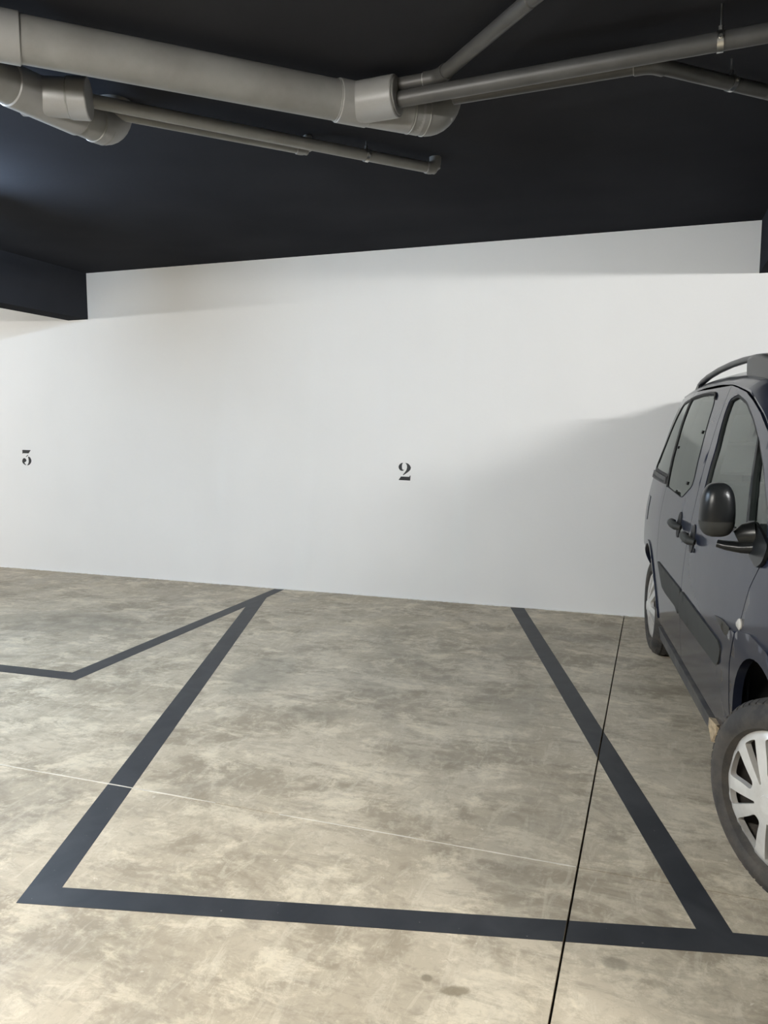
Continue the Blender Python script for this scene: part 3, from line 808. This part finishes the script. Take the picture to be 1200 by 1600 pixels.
    sheet('arch_flare', fo + ell(2.71, .34, .362, .415, 180, 0, 26), [], M_BODY, fe, side_off, sgn, step=.035, flange=.03, off=.008)
    sheet('side_repeater', ell(2.452, .812, .021, .020, 0, 340, 17), [], M_LENS, fe, side_off, sgn, step=.01, flange=.01, off=lambda u, z: .004 + .012 * np.clip(1 - ((u - 2.452) ** 2 + (z - .812) ** 2) / .021 ** 2, 0, 1))
    sheet('front_bumper', BUMP, [], M_BODY, van, side_off, sgn, gap=0, flange=0)
    sheet('headlamp', rnd([(3.52, .64), (3.44, .70), (3.57, .875), (3.80, zt(3.8) - .01), (4.02, .74), (3.98, .64)], .03), [], M_LENS, van, side_off, sgn, step=.04, flange=.02, off=0)
    sheet('grille', [(4.0, .64), (4.04, .76), (4.02, zt(4.02) - .02), (4.37, zt(4.37) - .02), (4.37, .64)], [], M_SEAL, van, side_off, sgn, step=.05, flange=.01, off=-.004)
    # sill
    sl = sheet('side_sill', [(.455, .294), (2.06, .287), (2.10, .289), (2.10, .205), (2.0, .185), (.455, .175)], [], M_DUSTY, van, side_off, sgn, step=.04, flange=.09, off=lambda u, z: .010 - .10 * np.clip((.225 - z) / .05, 0, 1) ** 2 * .3)
    if near:
        tag(MB().add([(1.95, sgn * .884, .295), (2.12, sgn * .891, .325), (2.08, sgn * .882, .285), (2.01, sgn * .884, .215), (1.975, sgn * .890, .265), (2.10, sgn * .80, .23), (1.97, sgn * .80, .29)],
                     [(0, 1, 4), (4, 1, 2), (4, 2, 3), (0, 4, 6), (4, 3, 6), (3, 2, 5), (3, 5, 6), (1, 0, 6), (1, 6, 5), (1, 5, 2)]).build('torn_sill_end', M_TAN, sl), 'torn tan end of the sill behind the front wheel')
    # rear doors, lamps and bumper
    rd = sheet('rear_door', [(-.625, .52), (-.625, zt(-.62)), (-.9, zt(-.9)), (-1.2, zt(-1.2)), (-1.369, zt(-1.369)), (-1.369, .52)], [[(-.80, 1.08), (-.80, 1.58), (-1.33, 1.58), (-1.33, 1.08)]], M_BODY, van, side_off, sgn, gap=.002, flange=.018)
    sheet('rear_glass', [(-.80, 1.08), (-.80, 1.58), (-1.33, 1.58), (-1.33, 1.08)], [], M_TINT, rd, side_off, sgn, step=.06, flange=0, off=-.006)
    sheet('tail_lamp', rnd([(-.64, .78), (-.64, 1.22), (-.76, 1.22), (-.76, .78)], .03), [], M_RED, van, side_off, sgn, step=.03, flange=.012, off=.012)
    sheet('rear_bumper', [(-.372, .312), (-.372, .25), (-1.37, .25), (-1.37, .515), (-.625, .515), (-.62, .312)], [], M_BODY, van, side_off, sgn, step=.05, flange=.02, off=.002)
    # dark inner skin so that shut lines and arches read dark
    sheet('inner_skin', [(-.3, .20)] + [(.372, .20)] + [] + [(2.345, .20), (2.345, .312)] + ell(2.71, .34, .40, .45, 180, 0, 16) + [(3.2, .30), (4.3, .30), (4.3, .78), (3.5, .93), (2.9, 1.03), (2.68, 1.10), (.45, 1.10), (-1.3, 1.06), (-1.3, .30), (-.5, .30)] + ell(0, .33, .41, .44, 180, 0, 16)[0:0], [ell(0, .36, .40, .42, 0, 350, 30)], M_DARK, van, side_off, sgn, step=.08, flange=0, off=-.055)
    pil = [(1.23, 1.10), (1.47, 1.10), (1.44, 1.39), (1.345, 1.57), (1.33, zt(1.33) - .02), (1.13, zt(1.13) - .02), (1.15, 1.45)]
    sheet('inner_pillar', pil, [], M_GREYP, van, side_off, sgn, step=.08, flange=0, off=-.05)
    sheet('inner_pillar', [(.20, 1.10), (.52, 1.10), (.30, zt(.3) - .02), (.12, zt(.12) - .02)], [], M_GREYP, van, side_off, sgn, step=.08, flange=0, off=-.05)
    # wheel housings
    for cx_, r_ in ((0, .41), (2.71, .43)):
        mb = MB()
        arc = ell(cx_, .34, r_, r_ + .03, -12, 192, 26)
        vs = [(a, sgn * (.84 if cx_ > 1 else .80 - .10 * max(0, -a) / .4), b) for a, b in arc] + [(a, sgn * .52, b) for a, b in arc]
        n = len(arc)
        mb.add(vs, [(i, i + 1, n + i + 1, n + i) for i in range(n - 1)] + [tuple(range(n, 2 * n))])
        mb.build('wheel_housing', M_LINER, van, smooth=True)
    # roof rail
    rz_ = lambda u, l: float(topf(u, l / float(side(u, ZS(u))[1]))[2])
    rl = MB()
    path = [(.00, .628, 1.738), (.06, .628, 1.752), (.14, .627, 1.767), (.30, .625, 1.786), (.55, .622, 1.803), (.85, .620, 1.812), (1.1, .620, 1.811), (1.36, .620, 1.802)]
    rl.tube([Vector((a, b * sgn, c)) for a, b, c in path], [.012, .016, .0165, .0165, .0165, .0165, .0165, .0165], 14, sy=1.25)
    ro = rl.build('roof_rail', M_BLACK, van, smooth=True)
    foot = [(1.29, rz_(1.29, .62) - .012), (1.285, 1.785), (1.30, 1.815), (1.40, 1.818), (1.55, 1.806), (1.72, 1.775), (1.95, rz_(1.95, .62) + .008), (2.0, rz_(2.0, .62) - .02), (1.6, rz_(1.6, .62) - .02)]
    fv = MB(); n = len(foot)
    fv.add([(a, sgn * .598, c) for a, c in foot] + [(a, sgn * .655, c - .006) for a, c in foot], [tuple(range(n)) if sgn > 0 else tuple(range(n)), tuple(range(2 * n - 1, n - 1, -1))] + [(i, n + i, n + (i + 1) % n, (i + 1) % n) for i in range(n)])
    fv.build('rail_foot', M_BLACK, ro, smooth=True, sharp=50, bevel=.018, bseg=4)
    MB().add([(-.06, sgn * .60, 1.70), (.11, sgn * .60, 1.70), (.09, sgn * .61, 1.762), (.03, sgn * .61, 1.758), (-.06, sgn * .655, 1.69), (.11, sgn * .655, 1.69), (.09, sgn * .645, 1.757), (.03, sgn * .645, 1.753)],
             [(0, 3, 2, 1), (4, 5, 6, 7), (0, 1, 5, 4), (1, 2, 6, 5), (2, 3, 7, 6), (3, 0, 4, 7)]).build('rail_foot', M_BLACK, ro, smooth=True, bevel=.008)
    # door mirror
    mc = Vector((2.455, .990, 1.207))
    vs = []; fs = []; NU, NV = 28, 18
    for j in range(NV + 1):
        v = -PI / 2 + PI * j / NV
        for i in range(NU):
            a = 2 * PI * i / NU
            cx_, sx_ = math.cos(a), math.sin(a); cv, sv = math.cos(v), math.sin(v)
            pw = lambda q, e: math.copysign(abs(q) ** e, q)
            x = pw(cv, .62) * pw(cx_, .75); y = pw(cv, .62) * pw(sx_, .75); zc = pw(sv, .80)
            x = .062 * x if x > 0 else .034 * x
            y = .056 * y * (1 - .10 * zc)
            zc = zc * (.088 if zc > 0 else .094)
            y = pw(y, 1) + .006
            vs.append((mc.x + x, sgn * (mc.y + y), mc.z + zc))
    for j in range(NV):
        for i in range(NU):
            q = (j * NU + i, j * NU + (i + 1) % NU, (j + 1) * NU + (i + 1) % NU, (j + 1) * NU + i)
            fs.append(q if sgn > 0 else q[::-1])
    mi = mesh_obj('door_mirror', vs, fs, M_BLACK, van, True)
    lo = [(v[0], v[1], v[2]) for v in vs]
    cut = [(mc.x + (v[0] - mc.x) * 1.012, sgn * mc.y + (v[1] - sgn * mc.y) * 1.012, mc.z + (v[2] - mc.z) * 1.012) for v in vs if True]
    keep = [f for f in fs if max(vs[i][2] for i in f) < mc.z - .03]
    used = sorted({i for f in keep for i in f}); mp = {k: i for i, k in enumerate(used)}
    mesh_obj('lower_cover', [cut[i] for i in used], [[mp[i] for i in f] for f in keep], M_GREYP, mi, True)
    mesh_obj('mirror_glass', [(mc.x - .0345, sgn * (mc.y + a), mc.z + b) for a, b in ((-.040, -.065), (.038, -.065), (.044, .055), (-.034, .062))], [(0, 1, 2, 3)], M_CHROME, mi)
    arm = [(2.43, .985, 1.085), (2.44, .955, 1.080), (2.46, .915, 1.078), (2.48, .86, 1.085)]
    MB().tube([Vector((a, b * sgn, c)) for a, b, c in arm], [.013, .017, .020, .026], 16, sy=1.7).build('mirror_arm', M_BLACK, mi, smooth=True)
    sheet('mirror_base', rnd([(2.335, 1.088), (2.37, 1.155), (2.45, 1.165), (2.56, 1.14), (2.66, 1.11), (2.64, 1.055), (2.585, 1.028), (2.48, 1.055)], .02), [], M_BLACK, mi, side_off, sgn, step=.03, flange=.012, off=.014)
    pod = [Vector((2.47, sgn * .872, 1.125)), Vector((2.46, sgn * .905, 1.120)), Vector((2.455, sgn * .928, 1.108))]
    MB().tube(pod, [.046, .040, .028], 16).build('mirror_pivot', M_BLACK, mi, smooth=True)
for sg in (-1, 1): vside(sg)

# roof, windscreen, bonnet
def tm(u, t, off): return topf(u, t, off)
def rect(u0, u1, t0, t1): return [(u0, t0), (u1, t0), (u1, t1), (u0, t1)]
sheet('roof', rect(-1.36, 1.735, -.999, .999), [], M_BODY, van, tm, 1, step=.05, flange=.012)
sheet('windscreen', rect(1.75, 2.90, -.90, .90), [], M_GLASS, van, tm, 1, step=.07, flange=0)
for t0, t1 in ((-.999, -.90), (.90, .999)):
    sheet('windscreen_pillar', rect(1.735, 2.93, t0, t1), [], M_BODY, van, tm, 1, step=.05, flange=.01)
sheet('bonnet', rect(2.905, 4.30, -.99, .99), [], M_BODY, van, tm, 1, step=.06, flange=.015)
MB().box((2.86, -.70, 1.02), (3.00, .70, 1.06)).build('wiper_tray', M_SEAL, van)
# floor pan and bulkheads, dashboard, seats
MB().box((-.62, -.56, .22), (3.45, .56, .36)).box((.42, -.80, .20), (2.28, .80, .30)).build('floor_pan', M_DARK, van)
MB().box((2.55, -.74, .36), (2.62, .74, 1.0)).build('bulkhead', M_DARK, van)
db = MB().box((2.20, -.74, .78), (2.62, .74, 1.05)).build('dashboard', M_BLACK, van, bevel=.04, bseg=3)
sw_c = Vector((2.08, .37, 1.02)); sw_n = Vector((-.85, 0, .5)).normalized()
ring = [sw_c + (sw_n.orthogonal().normalized() * math.cos(2 * PI * i / 32) + sw_n.cross(sw_n.orthogonal().normalized()) * math.sin(2 * PI * i / 32)) * .185 for i in range(33)]
st = MB().tube(ring, .014, 10, caps=False).build('steering_wheel', M_BLACK, van, smooth=True)
MB().tube([sw_c, sw_c - sw_n * .25], .035, 12).build('steering_column', M_BLACK, st, smooth=True)
def seat(x, y, w):
    cu = MB().box((x - .05, y - w / 2, .42), (x + .46, y + w / 2, .58)).build('seat', M_SEAT, van, bevel=.04, bseg=3)
    MB().add([(x + .02, y - w / 2, .55), (x + .14, y - w / 2, .57), (x - .06, y - w / 2 + .03, 1.18), (x - .16, y - w / 2 + .03, 1.16), (x + .02, y + w / 2, .55), (x + .14, y + w / 2, .57), (x - .06, y + w / 2 - .03, 1.18), (x - .16, y + w / 2 - .03, 1.16)],
             [(0, 1, 2, 3), (7, 6, 5, 4), (0, 4, 5, 1), (1, 5, 6, 2), (2, 6, 7, 3), (3, 7, 4, 0)]).build('backrest', M_SEAT, cu, bevel=.03, bseg=3)
    MB().box((x - .17, y - .13, 1.21), (x - .07, y + .13, 1.40)).build('headrest', M_SEAT, cu, bevel=.035, bseg=3)
for y in (-.37, .37): seat(1.42, y, .50)
for y in (-.48, 0, .48): seat(.55, y, .44)

# ---- wheels
def wheel(c, n, sgn, label=None):
    """c: centre of the outer face plane, n: outward direction"""
    c = Vector(c); n = Vector(n).normalized(); t = Vector((0, 0, 1)).cross(n).normalized(); zz = Vector((0, 0, 1))
    R = .318
    prof = [(-.150, .200), (-.185, .215), (-.200, .262), (-.196, .292), (-.178, .309), (-.160, R - .003), (-.140, R), (-.136, R - .007), (-.128, R - .007), (-.124, R), (-.102, R + .001), (-.098, R - .007), (-.090, R - .007), (-.086, R + .001), (-.062, R), (-.058, R - .007), (-.050, R - .007), (-.046, R - .002),
            (-.030, R - .010), (-.018, R - .022), (-.004, .282), (.003, .262), (.002, .244), (-.004, .229), (-.018, .222), (-.04, .215), (-.13, .205)]
    ty = MB().lathe(prof, c, n, 72, close=True).build('wheel', M_TYRE, van, smooth=True, sharp=40)
    if label: tag(ty, label)
    # tread blocks cut by cross grooves at the shoulder
    tr = MB()
    for k in range(60):
        a = 2 * PI * k / 60
        rd_ = t * math.cos(a) + zz * math.sin(a); td = -t * math.sin(a) + zz * math.cos(a)
        for o0, o1 in ((-.046, -.022), (-.178, -.150)):
            p = []
            for oo, rr in ((o0, R + .0002), (o1, R - .012 if o1 > -.1 else R - .004)):
                for s_ in (-.011, .011):
                    for dr in (-.012, -0.0010):
                        p.append(c + n * oo + rd_ * (rr + dr) + td * s_)
            tr.add(p, [(0, 1, 3, 2), (4, 6, 7, 5), (0, 4, 5, 1), (2, 3, 7, 6), (1, 5, 7, 3), (0, 2, 6, 4)])
    tr.build('tread_blocks', M_TYRE, ty)['kind'] = 'stuff'
    MB().lathe([(-.17, .205), (-.10, .195), (-.075, .10), (-.07, .0)], c, n, 40).build('wheel_rim', M_RUST, ty, smooth=True)
    # hubcap with five pairs of spokes
    def cap(u, v, off):
        r = np.sqrt(u * u + v * v)
        d = -.016 + .030 * (1 - (r / .222) ** 2) + .004 * np.exp(-(r / .05) ** 2) - .010 * np.clip((r - .205) / .017, 0, 1) ** 2
        a = np.arctan2(v, u)
        d = d - .006 * np.clip(np.cos(5 * (a - math.radians(AW))), 0, 1) * np.clip((r - .05) / .08, 0, 1) + off
        b = np.array(c)[None] + np.outer(u, np.array(t)) + np.outer(v, np.array(zz)) + np.outer(d, np.array(n))
        return b
    AW = 0.0
    holes = []
    A0 = 54.0                       # narrow slots at A0+72k, wide ones between
    pol = lambda r_, a_: (r_ * math.cos(math.radians(a_)), r_ * math.sin(math.radians(a_)))
    for k in range(5):
        a = A0 + 72 * k
        holes.append(rnd([pol(.062, a - 3.2), pol(.196, a - 7.5), pol(.197, a), pol(.196, a + 7.5), pol(.062, a + 3.2)], .006, 3))
        a += 36
        holes.append(rnd([pol(.082, a - 10), pol(.125, a - 12), pol(.196, a - 15.5), pol(.199, a - 8), pol(.2, a), pol(.199, a + 8), pol(.196, a + 15.5), pol(.125, a + 12), pol(.082, a + 10)], .022, 4))
    AW = A0 + 36
    outer = [pol(.222, i * 5) for i in range(72)]
    def fm(u, v, off):
        P = cap(u, v, off); return P
    lp = outer
    hc = sheet('hubcap', lp, holes, M_CAP, ty, lambda u, v, o: fm(u, v, o) * np.array([1, 1, 1]), 1, step=.02, flange=.022)
    # make the faces look outwards
    me = hc.data
    if sum((p.normal.dot(n)) * p.area for p in me.polygons) < 0:
        me.flip_normals()
    MB().lathe([(.006, .031), (.019, .031), (.021, .029), (.0215, .0)], c, n, 30).build('centre_cap', M_CAP, hc, smooth=True, sharp=35)
    for k in range(5):
        a = math.radians(A0 + 72 * k)
        p = c + (t * math.cos(a) + zz * math.sin(a)) * .058
        MB().lathe([(-.03, .009), (.004, .009), (.006, .006), (.006, 0)], p, n, 6).build('wheel_bolt', M_ZINC, hc)
dS = math.radians(27.5)
def front_wheel(sgn):
    # both front wheels are steered the same way; the near one shows its face to the lane
    nv = Vector((math.sin(dS), -math.cos(dS), 0)) if sgn < 0 else Vector((-math.sin(dS), math.cos(dS), 0))
    c = Vector((2.685, sgn * .742, .318)) + nv * .13
    wheel(c, nv, sgn)
front_wheel(-1); front_wheel(1)
for sg in (-1, 1):
    wheel((0, sg * .872, .318), (0, sg, 0), sg)
